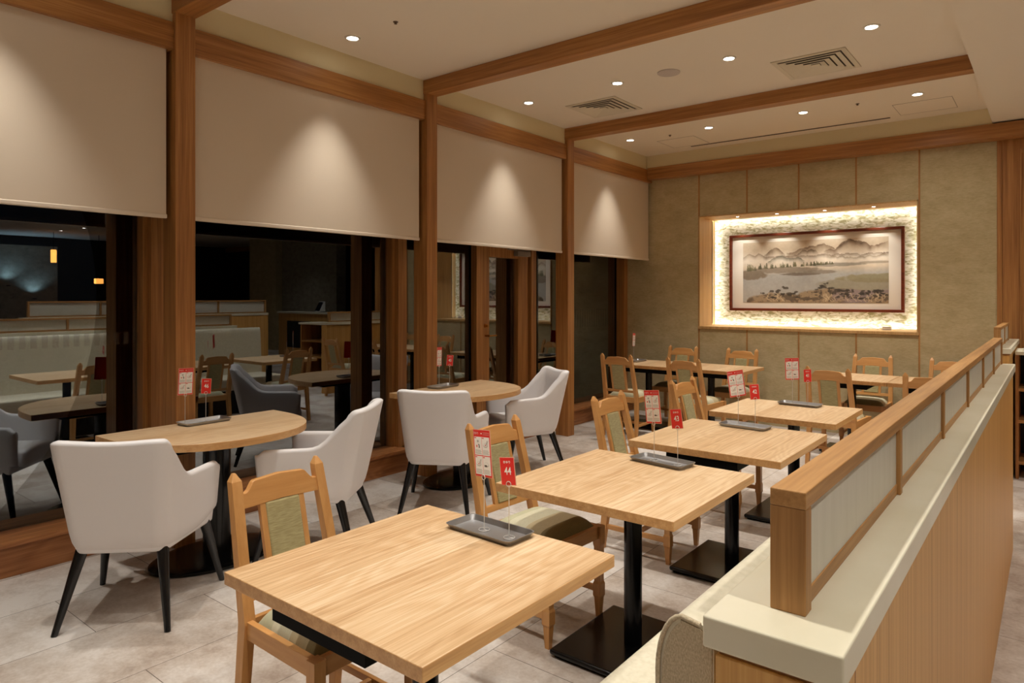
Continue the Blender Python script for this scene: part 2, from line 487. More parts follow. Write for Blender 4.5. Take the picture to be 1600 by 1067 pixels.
for k, y in enumerate(PY):
    trim(MB().box(-4.24, XP, y - .06, y + .06, 0, 3.19), 'beam_z', ('brown wooden pillar outside the left edge of view', 'brown wooden pillar behind the table numbered 46', 'brown wooden pillar behind the table numbered 45', 'brown wooden pillar beside the glass door, nearest the back wall')[k])
    trim(MB().box(-4.24, XS, y - .065, y + .065, 3.185, ZC), 'beam_x', ('ceiling cross beam outside the view', 'ceiling cross beam over the pillar of table 46', 'ceiling cross beam over the pillar of table 45', 'ceiling cross beam nearest the back wall')[k])
# painted soffit edge
trim(MB().box(-.44, -.40, YB - .012, YB, 0, 3.0), 'beam_z', 'narrow brown edge strip between textured wall and wood panel')
trim(MB().box(-.26, -.25, YB - .01, YB, 0, 2.9), 'screen_z', 'vertical joint in the wood panel by the aisle')
trim(MB().box(-.25, .42, YB - .01, YB, 2.86, 2.90), 'screen_x', 'horizontal joint in the wood panel by the aisle')
# seams of the textured wall
for x, z0, z1 in [(-3.46, 0, 3.0), (-2.863, NZ1, 3.0), (-2.275, NZ1, 3.0), (-1.681, NZ1, 3.0), (-1.09, 0, 3.0), (-2.863, 0, NZ0), (-2.275, 0, NZ0), (-1.681, 0, NZ0)]:
    trim(MB().box(x - .008, x + .008, YB - .006, YB, z0, z1), 'screen_z', 'slim brown strip between panels of the textured wall', 0)
# niche lining
b = MB()
t = .03
b.box(NX0, NX0 + .012, YB - .012, YB + .5, NZ0, NZ1).box(NX1 - .012, NX1, YB - .012, YB + .5, NZ0, NZ1)
b.box(NX0, NX1, YB - .012, YB + .5, NZ1 - .012, NZ1)
trim(b, 'niche_wood', 'pale wood lining of the lit picture niche', 0)
trim(MB().box(NX0 - .008, NX1 + .008, YB - .02, YB + .5, NZ0 - .02, NZ0 + .012), 'niche_wood', 'pale wood ledge at the bottom of the picture niche', .002)
struct(MB().box(NX0, NX1, YB + .48, YB + .5, NZ0, NZ1).build('wall_niche', 'feather'), 'cream feather textured back of the lit niche', 'wall')

# ------------------------------------------------------------------ windows, door, blinds
def frame_post(b, y, w=.10, x0=XG - .04, x1=-4.46):
    b.box(x0, x1 + .0, y, y + w, .19, 3.0)
    b.box(x0, x1 - .045, y - .03, y, .19, 3.0)
bays = [(-2.2, -.19, 1.925), (1, 2.045, 3.995), (2, 4.115, 6.09), (3, 6.21, YB)]
wl = ['window beside the nearest left edge, under the first blind', 'wide dark window behind the armchairs of table 46', 'narrow glazing beside the glass door', 'dark window next to the back wall']
for k, (a, y0, y1) in enumerate(bays):
    w = thing('window_%d' % (k + 1), wl[k], 'window'); struct(w)
    f = MB()
    if k == 0: frame_post(f, 1.95)
    if k == 1: frame_post(f, 4.02)
    if k == 2:
        f.box(XG - .04, -4.50, 5.09, 5.17, 0, 3.0)
        f.box(XG - .04, -4.50, 6.00, 6.08, 0, 3.0).box(XG - .04, -4.53, 6.08, 6.13, 0, 3.0)
        f.box(XG - .04, -4.52, 5.17, 6.0, 2.02, 2.09)
    if k == 3: f.box(XG - .04, -4.46, YB - .1, YB, .19, 3.0)
    f.build('window_frame', 'beam_z', w, bevel=.002)
    g0, g1 = {0: (-4, 1.96), 1: (2.05, 4.03), 2: (4.12, 5.1), 3: (6.2, YB - .09)}[k]
    g = MB().box(XG - .004, XG, g0, g1, .18, 3.0)
    if k == 2: g.box(XG - .004, XG, 6.13, 6.2, .18, 3.0)
    g.build('glass_pane', 'glass', w)
    r = MB().box(XG - .03, XG + .012, g0, g1, 2.03, 2.09).box(XG - .03, XG + .01, g0, g0 + .02, .19, 3.0).box(XG - .03, XG + .01, g1 - .025, g1 - .002, .19, 3.0)
    r.build('black_gasket', 'black', w)
    if k == 2:
        s = MB().box(XG - .06, -4.37, 4.05, 5.09, 0, .165).box(XG - .06, -4.345, 4.05, 5.09, .165, .192)
    else:
        s = MB().box(XG - .06, -4.37, g0 if k else -4, g1 + .1, 0, .165).box(XG - .06, -4.345, g0 - .05, g1 + .1 if k < 3 else YB, .165, .192)
    s.build('sill', 'sill', w, bevel=.003)
    fm = MB()
    ya, yb = {0: (.9, 1.94), 1: (3.7, 3.98), 2: (5.1, 5.1), 3: (6.6, 7.9)}[k]
    y = ya
    z0, z1 = (1.2, 1.275) if k < 2 else (1.12, 1.34)
    while y < yb - .01:
        fm.box(XG + .002, XG + .003, y, y + .03, z0, z1); y += .055
    if k in (0, 3): fm.build('film_stripes', 'film', w)
# dark outer jambs seen through the glass
d = thing('door_1', 'narrow glass door in a brown wood frame', 'door'); struct(d)
f = MB().box(XG - .035, -4.53, 5.19, 5.32, 0.02, 2.01).box(XG - .035, -4.53, 5.80, 5.98, 0.02, 2.01).box(XG - .035, -4.53, 5.32, 5.80, 1.905, 2.01).box(XG - .035, -4.53, 5.32, 5.80, .02, .22)
f.build('door_leaf', 'beam_z', d, bevel=.003)
MB().box(XG - .01, XG - .004, 5.31, 5.81, .21, 1.92).build('glass_pane', 'glass', d)
MB().cyl((-4.53, 5.26, 1.20), (-4.515, 5.26, 1.20), .022, n=20).cyl((-4.515, 5.26, 1.20), (-4.495, 5.26, 1.20), .012, n=12).build('lock', 'brass', d, smooth=40)
MB().cyl((-4.53, 5.26, 1.10), (-4.47, 5.26, 1.10), .011).cyl((-4.475, 5.255, 1.10), (-4.475, 5.37, 1.10), .009).build('handle', 'brass', d, smooth=40)
cl = MB().box(-4.53, -4.47, 5.72, 5.95, 1.93, 1.985).build('door_closer', 'grey_metal', d, bevel=.004)
MB().box(-4.52, -4.49, 5.60, 5.97, 1.99, 2.005).build('closer_arm', 'grey_metal', cl, bevel=.002)
struct(MB().box(XG - .06, -4.37, 5.09, 6.0, 0, .02).build('trim_90', 'sill'), 'flat wooden threshold of the glass door', 'trim')
MB().box(XG - .035, XG + .01, 6.0, 6.2, 0, .02)

# roller blinds
XBL = -4.135
for k, (y0, y1, lab) in enumerate([(-.05, 1.895, 'beige roller blind nearest the left edge, above the first dark window'), (2.03, 3.955, 'beige roller blind between the pillars of tables 46 and 45'), (4.10, 6.05, 'beige roller blind above the glass door'), (6.17, 8.04, 'beige roller blind next to the back wall')]):
    o = thing('roller_blind', lab, 'blind', (XBL, (y0 + y1) / 2, 1.975), 0, 'roller blinds on the window wall')
    h = (y1 - y0) / 2
    MB().box(-.0012, .0012, -h, h, .012, 1.03).build('fabric', 'blind', o)
    MB().box(-.009, .009, -h - .004, h + .004, -.012, .014).build('bottom_bar', 'blind_bar', o, bevel=.006, seg=3)
    MB().cyl((-.04, -h, 1.04), (-.04, h, 1.04), .035).build('roller', 'blind_bar', o, smooth=40)

# ------------------------------------------------------------------ ceiling fittings
def spot(parent, w, size=84, blend=.75, rad=.035, z=-.015):
    l = bpy.data.lights.new('lamp', 'SPOT'); l.energy = w; l.color = LAMP_COL; l.spot_size = R(size); l.spot_blend = blend; l.shadow_soft_size = rad
    o = bpy.data.objects.new('lamp', l); C.objects.link(o); o.parent = parent; o.location = (0, 0, z)
    return o
dl = thing('downlight', '', 'ceiling light', group='recessed ceiling downlights')
dl_ring = MB().lathe([(.037, -.001), (.040, -.006), (.052, -.006), (.054, -.001), (.054, .0), (.037, .0)], n=32).build('trim_ring', 'ring', dl, smooth=50)
MB().lathe([(.036, -.0035), (.036, -.001)], n=24).build('lens', 'lens', dl)
XL = (-3.83, -2.89, -1.93, -.96)
colname = ('nearest the windows', 'second out from the windows', 'third out from the windows', 'nearest the aisle')
rowname = {-1.0: 'behind the viewer', 1.0: 'above the nearest table', 2.9: 'between the cross beams of tables 46 and 45', 5.06: 'between the two far cross beams', 7.0: 'between the last cross beam and the back wall'}
first = True
for y in rowname:
    for i, x in enumerate(XL):
        if y == 2.9 and i == 0: yy = 3.03
        else: yy = y
        o = place(dl, first, (x, yy, ZC), 0, 'downlight %s, %s' % (rowname[y], colname[i])); first = False
        spot(o, SPOT_W * (.75 if i == 0 else 1), 80 if i else 66, .8 if i else 1.)
    if i: spot(o, WIDE_FILL_W, 165, 1., .04)  # extra wide spot added as ambient fill
for x, y, w_ in [(.75, -1.5, 'behind the viewer'), (.75, .8, 'beside the viewer'), (.75, 3.0, 'second along the partition'), (.75, 5.2, 'above the partition end'), (.9, 7.0, 'before the shelf cabinet')]:
    o = place(dl, False, (x, y, ZS), 0, 'round downlight in the lower aisle ceiling, ' + w_)
    o['group'] = 'aisle downlights'
    spot(o, AISLE_W, 120, .8)
for k, (x, y) in enumerate([(-3.385, 3.028), (-3.365, 7.062), (-1.446, 7.004)]):
    tag(MB().lathe([(.017, 0), (.017, -.003), (.009, -.004), (.007, -.012), (.010, -.013), (.010, -.015), (.003, -.016)], (x, y, ZC), 16).build('sprinkler_head', 'sprink', smooth=40),
        ('tiny dark sprinkler in the ceiling above the armchairs', 'tiny dark sprinkler in the ceiling nearest the window wall at the back', 'tiny dark sprinkler in the ceiling beside the access panel')[k], 'sprinkler', 'ceiling sprinklers')
sp_ = thing('ceiling_speaker', 'round flush pinkish grey loudspeaker in the ceiling', 'speaker', (-2.431, 5.078, ZC))
MB().lathe([(.09, 0), (.09, -.006), (.086, -.009), (.02, -.010)], n=40).build('grille', 'grey', sp_, smooth=50)
def vent(x, y, label):
    o = thing('ceiling_vent', label, 'air vent', (x, y, ZC), 0, 'square ceiling air vents')
    H = .265
    f = MB()
    def ring(b, a0, z0, a1, z1):
        p = [(-a0, -a0, z0), (a0, -a0, z0), (a0, a0, z0), (-a0, a0, z0), (-a1, -a1, z1), (a1, -a1, z1), (a1, a1, z1), (-a1, a1, z1)]
        b.add(p, [(i, (i + 1) % 4, 4 + (i + 1) % 4, 4 + i) for i in range(4)])
    ring(f, H, 0, H, -.008); ring(f, H, -.008, H - .035, -.008); ring(f, H - .035, -.008, H - .04, -.001)
    f.build('frame', 'vent', o)
    MB().box(-H + .04, H - .04, -H + .04, H - .04, -.002, -.0005).build('backing', 'slot', o)
    for a in (.222, .172, .122, .075):
        l = MB(); ring(l, a, -.013, a - .042, -.004); ring(l, a, -.013, a - .001, -.015); ring(l, a - .001, -.015, a - .043, -.006)
        l.build('louvre', 'vent', o)
    MB().box(-.030, .030, -.030, .030, -.013, -.009).build('centre_plate', 'vent', o)
vent(-1.45, 5.61, 'square louvred air vent beside the downlight nearest the aisle')
vent(-3.36, 5.63, 'square louvred air vent nearer the window wall')
tag(MB().box(-3.42, -1.30, 7.735, 7.765, ZC - .004, ZC + .001).build('slot_diffuser', 'slot'), 'long thin dark air slot in the ceiling near the back wall', 'air slot')
for k, (x0, x1, y0, y1) in enumerate([(-1.203, -.724, 7.26, 7.72), (-3.62, -3.17, 7.25, 7.70)]):
    o = thing('access_panel', ('square flush access panel in the ceiling by the aisle', 'square flush access panel in the ceiling near the window corner')[k], 'access panel', (0, 0, 0), 0, 'ceiling access panels')
    e = .004
    MB().box(x0, x1, y0, y0 + e, ZC - .002, ZC + .001).box(x0, x1, y1 - e, y1, ZC - .002, ZC + .001).box(x0, x0 + e, y0, y1, ZC - .002, ZC + .001).box(x1 - e, x1, y0, y1, ZC - .002, ZC + .001).build('edge_joint', 'grey_metal', o)
    MB().box(x0 + e, x1 - e, y0 + e, y1 - e, ZC - .001, ZC + .001).build('panel', 'ceil', o)

# niche lighting: led strips hidden behind the picture wall edge, little spots in the head
def led(x0, x1, z0, z1, lab):
    cx, cz = (x0 + x1) / 2, (z0 + z1) / 2
    horiz = x1 - x0 > z1 - z0
    o = tag(MB().box(x0 - cx, x1 - cx, -.004, .004, z0 - cz, z1 - cz).build('light_strip', 'ring'), lab, 'light strip', 'light strips round the niche')
    o.location = (cx, YB + .385, cz)
    l = bpy.data.lights.new('lamp', 'AREA'); l.shape = 'RECTANGLE'; l.size = max(x1 - x0, z1 - z0); l.size_y = .01; l.color = (.97, 1., .95)
    l.energy = LED_W * l.size
    q = bpy.data.objects.new('lamp', l); C.objects.link(q); q.parent = o; q.location = (0, .006, 0)
    q.rotation_euler = (R(90), 0, 0) if horiz else (R(90), R(90), 0)
    return o
LED_W = 1.35
led(NX0 + .02, NX1 - .02, NZ1 - .022, NZ1 - .014, 'glowing light strip along the top of the picture niche')
led(NX0 + .02, NX1 - .02, NZ0 + .014, NZ0 + .022, 'glowing light strip along the bottom of the picture niche')
led(NX0 + .014, NX0 + .022, NZ0 + .03, NZ1 - .03, 'glowing light strip up the window side of the niche')
led(NX1 - .022, NX1 - .014, NZ0 + .03, NZ1 - .03, 'glowing light strip up the aisle side of the niche')
for k, x in enumerate((-3.05, -2.58, -2.05, -1.55)):
    o = place(dl, False, (x, YB + .20, NZ1 - .012), 0, '%s small spotlight from the window side in the niche head' % ('first', 'second', 'third', 'fourth')[k])
    o.scale = (.45, .45, .45); o['group'] = 'niche spotlights'
    s = spot(o, 12., 75, .6, .02); s.rotation_euler = (R(14), 0, 0)

# ------------------------------------------------------------------ the picture
def painting_pixels(Wd, Ht):
    rng = np.random.RandomState(3)
    def vnoise(nx, ny, oct=4):
        out = np.zeros((Ht, Wd)); amp = 1.; tot = 0
        for o_ in range(oct):
            gx, gy = nx * 2 ** o_, ny * 2 ** o_
            g = rng.rand(gy + 2, gx + 2)
            yy = np.linspace(0, gy, Ht)[:, None]; xx = np.linspace(0, gx, Wd)[None]
            y0 = yy.astype(int); x0 = xx.astype(int); fy = yy - y0; fx = xx - x0
            fy = fy * fy * (3 - 2 * fy); fx = fx * fx * (3 - 2 * fx)
            out += amp * ((g[y0, x0] * (1 - fx) + g[y0, x0 + 1] * fx) * (1 - fy) + (g[y0 + 1, x0] * (1 - fx) + g[y0 + 1, x0 + 1] * fx) * fy)
            tot += amp; amp *= .5
        return out / tot
    u = np.linspace(0, 1, Wd)[None] + np.zeros((Ht, 1)); v = np.linspace(0, 1, Ht)[:, None] + np.zeros((1, Wd))
    n1, n2, n3 = vnoise(6, 4), vnoise(30, 16), vnoise(70, 36, 3)
    img = np.zeros((Ht, Wd, 3))
    def lerp(a, c, w): return a * (1 - w[..., None]) + np.array(c) * w[..., None]
    img[:] = (204, 186, 160)
    img = lerp(img, (226, 214, 196), np.clip(1 - abs(v - .30) / .16, 0, 1))
    img = lerp(img, (168, 164, 156), np.clip((v - .43) / .12, 0, 1))
    img = img + (n1[..., None] - .5) * 26 + (n2[..., None] - .5) * 10
    def ridge(pts, c, depth, k):
        nonlocal img
        px, py = zip(*pts)
        y = np.interp(u[0], px, py)[None] + (vnoise(34, 1, 3)[0][None] - .5) * .05
        m = (v > y) & (v < y + depth)
        tp = np.clip((u - px[0]) / .03, 0, 1) * np.clip((px[-1] - u) / .03, 0, 1) if px[0] > 0 else 1. + 0 * u
        w = np.where(m, np.clip(1 - (v - y) / depth, 0, 1) ** 1.8 * k * tp * (.45 + 1.1 * n2), 0)
        w = np.clip(w, 0, 1)
        img = lerp(img, c, w)
    ridge([(0, .24), (.05, .18), (.09, .22), (.13, .19), (.17, .24)], (120, 100, 80), .08, .7)
    ridge([(.15, .23), (.19, .17), (.24, .1), (.28, .14), (.32, .22)], (112, 92, 72), .14, .8)
    ridge([(.32, .2), (.40, .16), (.47, .09), (.52, .1), (.56, .06), (.62, .09), (.68, .2)], (112, 88, 66), .16, .8)
    ridge([(.38, .23), (.44, .17), (.5, .15), (.55, .2)], (90, 70, 52), .08, .8)
    ridge([(.58, .19), (.62, .13), (.66, .17), (.7, .07), (.75, .01), (.8, .03), (.86, .07), (.92, .16)], (104, 80, 60), .17, .85)
    ridge([(.66, .16), (.72, .06), (.78, .03), (.86, .1)], (84, 66, 50), .08, .7)
    ridge([(.9, .14), (.96, .08), (1, .06)], (110, 86, 66), .12, .8)
    ridge([(.17, .34), (.22, .29), (.28, .24), (.33, .28), (.4, .26), (.46, .33)], (110, 104, 88), .1, .8)
    ridge([(.6, .27), (.8, .29), (.95, .27), (1, .27)], (134, 116, 92), .06, .7)
    def patch(cx, cy, rx, ry, c, k):
        nonlocal img
        d_ = ((u - cx) / rx) ** 2 + ((v - cy) / ry) ** 2
        img = lerp(img, c, np.clip((1.15 - d_ + (n2 - .5) * .9) * 2.5, 0, 1) * k)
    patch(.05, .54, .13, .08, (124, 108, 88), .9); patch(.3, .47, .26, .05, (132, 118, 100), .8)
    patch(.43, .54, .14, .025, (112, 98, 84), .9); patch(.55, .51, .12, .03, (128, 116, 100), .8)
    patch(.66, .40, .2, .03, (128, 120, 106), .7); patch(.92, .38, .12, .02, (140, 126, 106), .6)
    patch(.93, .62, .24, .07, (140, 130, 96), .85); patch(.85, .72, .3, .1, (134, 122, 92), .6)
    for i in range(62):
        tx = .02 + .55 * rng.rand() if i < 46 else .5 + .15 * rng.rand(); ty = .46 - .1 * tx + (0.02 if tx < .1 else 0)
        h = (.05 + .07 * rng.rand()) * (1.1 - tx * .8); w_ = .006 + .005 * rng.rand()
        m = (v < ty) & (v > ty - h) & (abs(u - tx) < w_ * (1 - (ty - v) / h) ** .7 * (.6 + .8 * n3))
        img = lerp(img, (84, 80, 56) if i % 3 else (110, 104, 74), m * (.5 + .4 * rng.rand()))
    yb_ = np.interp(u[0], [0, .05, .2, .4, .55, .7, .85, 1], [.98, .9, .83, .85, .77, .76, .8, .8])[None] + (n2 - .5) * .06
    w = np.clip((v - yb_) / .03, 0, 1) * (u > .03)
    img = lerp(img, (150, 126, 94), w * .85)
    w2 = w * np.clip((n2 - .47) * 9, 0, 1)
    img = lerp(img, (86, 72, 58), w2 * .75); img = lerp(img, (70, 60, 48), w * np.clip((n3 - .6) * 8, 0, 1) * .5)
    img = lerp(img, (138, 122, 126), w * np.clip((n1 - .5) * 8, 0, 1) * (u > .55) * .7)
    for i in range(110):
        tx = (.14 + .26 * rng.rand()) if i < 20 else (.53 + .46 * rng.rand()); ty = (.8 + .14 * rng.rand()) - (.12 * math.exp(-((tx - .6) / .05) ** 2)) - (.08 * math.exp(-((tx - .31) / .03) ** 2))
        d_ = ((u - tx) / (.008 + .014 * rng.rand())) ** 2 + ((v - ty) / (.010 + .012 * rng.rand())) ** 2
        img = lerp(img, (58, 50, 40), np.clip((1.1 - d_ + (n3 - .5) * 2) * 2, 0, 1) * .75)
    for i in range(26):
        x0 = (.2 + .16 * rng.rand()) if i < 8 else (.55 + .42 * rng.rand()); y0 = .98; a = (rng.rand() - .5) * .9
        m = (abs(u - (x0 + (y0 - v) * a + .01 * np.sin(v * 60 + i))) < .0035) & (v > .84 + .05 * rng.rand()) & (v < y0)
        img = lerp(img, (206, 184, 150), m * .6)
    img += (n3[..., None] - .5) * 12
    return np.clip(img, 0, 255)

def make_painting():
    YF = YB + .42
    x0, x1, z0, z1 = -3.226, -1.284, 1.322, 2.268
    o = thing('framed_painting', 'wide framed ink wash landscape hanging in the lit niche', 'painting')
    fw = .032
    b = MB()
    b.box(x0, x1, YF - .03, YF + .02, z0, z0 + fw).box(x0, x1, YF - .03, YF + .02, z1 - fw, z1).box(x0, x0 + fw, YF - .03, YF + .02, z0 + fw, z1 - fw).box(x1 - fw, x1, YF - .03, YF + .02, z0 + fw, z1 - fw)
    b.build('picture_frame', 'frame', o, bevel=.004)
    MB().box(x0 + fw, x1 - fw, YF, YF + .01, z0 + fw, z1 - fw).build('mount', 'mount', o)
    px0, px1, pz0, pz1 = -3.06, -1.44, 1.425, 2.165
    Wd, Ht = 300, 136
    img = painting_pixels(Wd, Ht) / 255.
    img = np.where(img <= .04045, img / 12.92, ((img + .055) / 1.055) ** 2.4)
    xs = np.linspace(px0, px1, Wd); zs = np.linspace(pz1, pz0, Ht)
    co = np.zeros((Ht, Wd, 3)); co[..., 0] = xs[None]; co[..., 1] = YF - .002; co[..., 2] = zs[:, None]
    idx = np.arange(Wd * Ht).reshape(Ht, Wd)
    fs = np.stack([idx[:-1, :-1], idx[1:, :-1], idx[1:, 1:], idx[:-1, 1:]], -1).reshape(-1, 4)
    me = bpy.data.meshes.new('painting')
    me.from_pydata(co.reshape(-1, 3).tolist(), [], fs.tolist())
    ca = me.color_attributes.new('paint', 'FLOAT_COLOR', 'POINT')
    col = np.ones((Wd * Ht, 4), dtype=np.float32); col[:, :3] = img.reshape(-1, 3)
    ca.data.foreach_set('color', col.ravel())
    me.materials.append(M['painting'])
    p = bpy.data.objects.new('painting', me); C.objects.link(p); p.parent = o
make_painting()
cp = thing('caption_card', 'tiny white caption card standing on the niche ledge', 'caption card', (-1.43, YB + .25, NZ0 + .012))
MB().box(-.045, .045, -.002, .002, 0, .04).build('card', 'white_print', cp)
MB().box(-.04, .04, -.0028, -.002, .028, .032).box(-.04, .04, -.0028, -.002, .008, .012).build('printing', 'ink', cp)

# ------------------------------------------------------------------ partition with frosted screen, banquette
def partition(name, label, x0, x1, y0, y1, posts, zc=1.10, zr=1.255, xs=(-.287, -.243)):
    o = tag(thing(name, label, 'partition'), kind='thing')
    b = MB().box(x0 + .012, x1 - .012, y0 + .012, y1, 0, zc - .05)
    b.build('wood_body', 'veneer', o, bevel=.002)
    MB().box(x0 + .016, x1 - .016, y0 + .016, y1, zc - .05, zc - .04).build('shadow_gap', 'beam_y', o)
    MB().box(x0, x1, y0, y1, zc - .04, zc).build('countertop', 'quartz', o, bevel=.003, seg=3)
    w = xs[1] - xs[0]; pw = .022
    ya = posts[0]; yb = posts[-1] + pw
    MB().box(xs[0], xs[1], ya, yb, zr - .022, zr).build('top_rail', 'screen_y', o, bevel=.0015)
    MB().box(xs[0] + .006, xs[1] - .006, ya + .02, yb - .02, zc, zc + .022).build('bottom_rail', 'screen_y', o, bevel=.0015)
    for k, y in enumerate(posts):
        q = MB().box(xs[0], xs[1], y, y + (pw if 0 < k < len(posts) - 1 else pw + .004), zc, zr - .022)
        q.build('post', 'screen_z', o, bevel=.0015)
        if k:
            MB().box(xs[1] - .016, xs[1] - .008, posts[k - 1] + pw, y, zc + .022, zr - .022).build('frosted_panel', 'frosted', o)
    return o
PP = [.893, 1.56, 2.25, 2.95, 3.62, 4.28, 4.93]
p1 = partition('low_partition', 'long low wood partition with cream counter and frosted glass screen', -.347, -.183, .82, 5.0, PP)
MB().box(-.197, -.1945, .93, .934, 0, 1.045).build('panel_joint', 'beam_z', p1)
partition('low_partition', 'second low partition with frosted screen beyond the end of the long one', -.42, -.262, 6.42, 7.98, [6.5, 7.1, 7.7], xs=(-.375, -.33), zr=1.26)
# banquette against the partition
bq = thing('banquette', 'cream upholstered bench seat along the partition behind the row of square tables', 'bench', (0, 0, 0))
def rbox(x0, x1, y0, y1, z0, z1): return MB().box(x0, x1, y0, y1, z0, z1)
rbox(-.98, -.42, .86, 5.3, .30, .45).build('seat', 'banq', bq, bevel=.02, seg=4, smooth=40)
rbox(-.94, -.36, .9, 5.28, 0, .30).build('base', 'dark', bq)
b = MB()
prof = [(-.47, .42), (-.432, .96)] + [(-.392 - .04 * math.cos(R(a_)), .985 + .082 * math.sin(R(a_)) ) for a_ in range(0, 91, 12)] + [(-.37, 1.062), (-.352, 1.055), (-.352, .42)]
b.hull([[(x, .87, z) for x, z in prof], [(x, 5.3, z) for x, z in prof]])
bk = b.build('backrest', 'banq', bq, smooth=40)
e = MB().hull([[(x + (.006 if x < -.4 else -.002), .868, z - .006) for x, z in prof], [(x + (.006 if x < -.4 else -.002), .872, z - .006) for x, z in prof]])
e.build('end_panel', 'banq_side', bk)
pt = [(x, .868, z) for x, z in prof[:-2]]
MB().tube(pt, .0035, 8).build('piping', 'banq_side', bk, smooth=60)

# ------------------------------------------------------------------ shelf cabinet by the aisle
cb = thing('shelf_cabinet', 'open dark shelf cabinet with a white top beyond the partition', 'cabinet', (0, 0, 0))
MB().box(-.258, 1.1, 6.95, 7.4, 1.02, 1.05).build('white_top', 'quartz', cb, bevel=.003)
MB().box(-.255, -.235, 6.98, 7.4, 0, 1.02).build('side_panel', 'beam_z', cb)
MB().box(1.05, 1.08, 6.98, 7.4, 0, 1.02).build('side_panel', 'beam_z', cb)
MB().box(-.235, 1.05, 7.38, 7.4, 0, 1.02).build('back_panel', 'dark', cb)
for z in (.72, .46, .12):
    MB().box(-.235, 1.05, 6.98, 7.38, z, z + .025).build('shelf', 'screen_x', cb)
tag(MB().box(-.2, .1, 7.0, 7.3, 1.05, 1.08).build('tray_stack', 'plastic', bevel=.005), 'white plastic tray lying on the white top of the shelf cabinet', 'tray')

# ------------------------------------------------------------------ tables
def pedestal(o, cx, cy, oval=False, h=.645, hy=.265):
    if oval:
        MB().lathe([(.36, 0), (.37, .006), (.37, .018), (.35, .026), (.30, .03), (.08, .034), (.08, .03)], (cx, cy, 0), 56, sx=.68, sy=1.0).build('base_plate', 'black', o, smooth=35)
        MB().cyl((cx, cy, .03), (cx, cy, h), .075, n=32).build('column', 'black', o, smooth=40)
    else:
        b = MB().box(cx - .25, cx + .25, cy - hy, cy + hy, .012, .036)
        b.build('base_plate', 'black', o, bevel=.02, seg=4, smooth=40)
        MB().box(cx - .235, cx + .235, cy - hy + .015, cy + hy - .015, 0, .014).build('base_foot', 'black', o, bevel=.01)
        MB().cyl((cx, cy, .03), (cx, cy, h), .038, n=32).build('column', 'black', o, smooth=40)

def square_table(label, x0, x1, y0, y1, cols, frame=True):
    cx, cy = (x0 + x1) / 2, (y0 + y1) / 2
    o = thing('square_table', label, 'table', (cx, cy, 0), 0, None)
    hx, hy = (x1 - x0) / 2, (y1 - y0) / 2
    b = MB().mat('top').box(-hx, hx, -hy, hy, .684, .72).mat('edge')
    b.mi[2:6] = [1] * 4
    b.build('tabletop', None, o, bevel=.0025, seg=2)
    fx = .19 if len(cols) == 1 else hx - .15
    if frame: MB().box(-fx, fx, -hy + .02, hy - .02, .638, .684).build('support_frame', 'black_matte', o)
    else: MB().box(-.16, .16, -.16, .16, .66, .684).build('support_plate', 'black', o)
    for c in cols: pedestal(o, c[0] - cx, c[1] - cy, False, .65, .265 if cy < 6 else .2)
    return o
g = 'square pedestal tables along the bench'
T = [(-1.842, -1.040, 1.005, 1.805), (-1.835, -1.032, 2.195, 3.005), (-1.818, -1.01, 3.30, 4.135), (-1.85, -1.045, 4.48, 5.225)]
for k, (x0, x1, y0, y1) in enumerate(T):
    lab = ['pale oak square table nearest the viewer, holding the number 44 sign', 'pale oak square table holding the number 43 sign, second along the bench',
           'pale oak square table holding the number 42 sign, third along the bench', 'pale oak square table holding the number 41 sign, fourth along the bench'][k]
    o = square_table(lab, x0, x1, y0, y1, [((x0 + x1) / 2 + (.055 if k == 3 else .035 if k == 1 else .02), (y0 + y1) / 2 - .02)], k in (0, 2)); o['group'] = g
o = square_table('long pale oak table by the back wall at the window corner', -4.08, -2.51, 6.93, 7.62, [(-3.68, 7.17), (-2.93, 7.17)]); o.name = 'long_table'
o = square_table('pale oak table under the painting, left one of the joined pair', -1.905, -1.192, 6.93, 7.58, [(-1.53, 7.17)]); o.name = 'back_table'
o = square_table('pale oak table by the back wall nearest the partition, right one of the joined pair', -1.188, -.50, 6.93, 7.58, [(-.84, 7.17)]); o.name = 'back_table'

def dtable(label, cy):
    o = thing('half_oval_table', label, 'table', (XP + .005, cy, 0), 0, 'half oval tables against the pillars')
    a, d_ = .54, .72
    pts = [(0, -a)]
    n = 40
    for i in range(n + 1):
        th = -math.pi / 2 + math.pi * i / n
        c_, s_ = math.cos(th), math.sin(th)
        pts.append((.10 + (d_ - .10) * abs(c_) ** .85, a * math.copysign(abs(s_) ** .85, s_)))
    pts.append((0, a))
    b = MB(); b.mat('top')
    b.hull([[(x, y, .705) for x, y in pts], [(x, y, .745) for x, y in pts]])
    b.mat('edge'); b.mi[:len(pts)] = [1] * len(pts)
    b.build('tabletop', None, o, bevel=.002, smooth=30)
    MB().box(.12, .50, -.33, .33, .672, .705).build('support_frame', 'black_matte', o)
    pedestal(o, .275, 0, True, .675)
    return o
dtable('half oval pale oak table holding the number 46 sign', 2.03)
dtable('half oval pale oak table with the number 45 sign', 4.12)

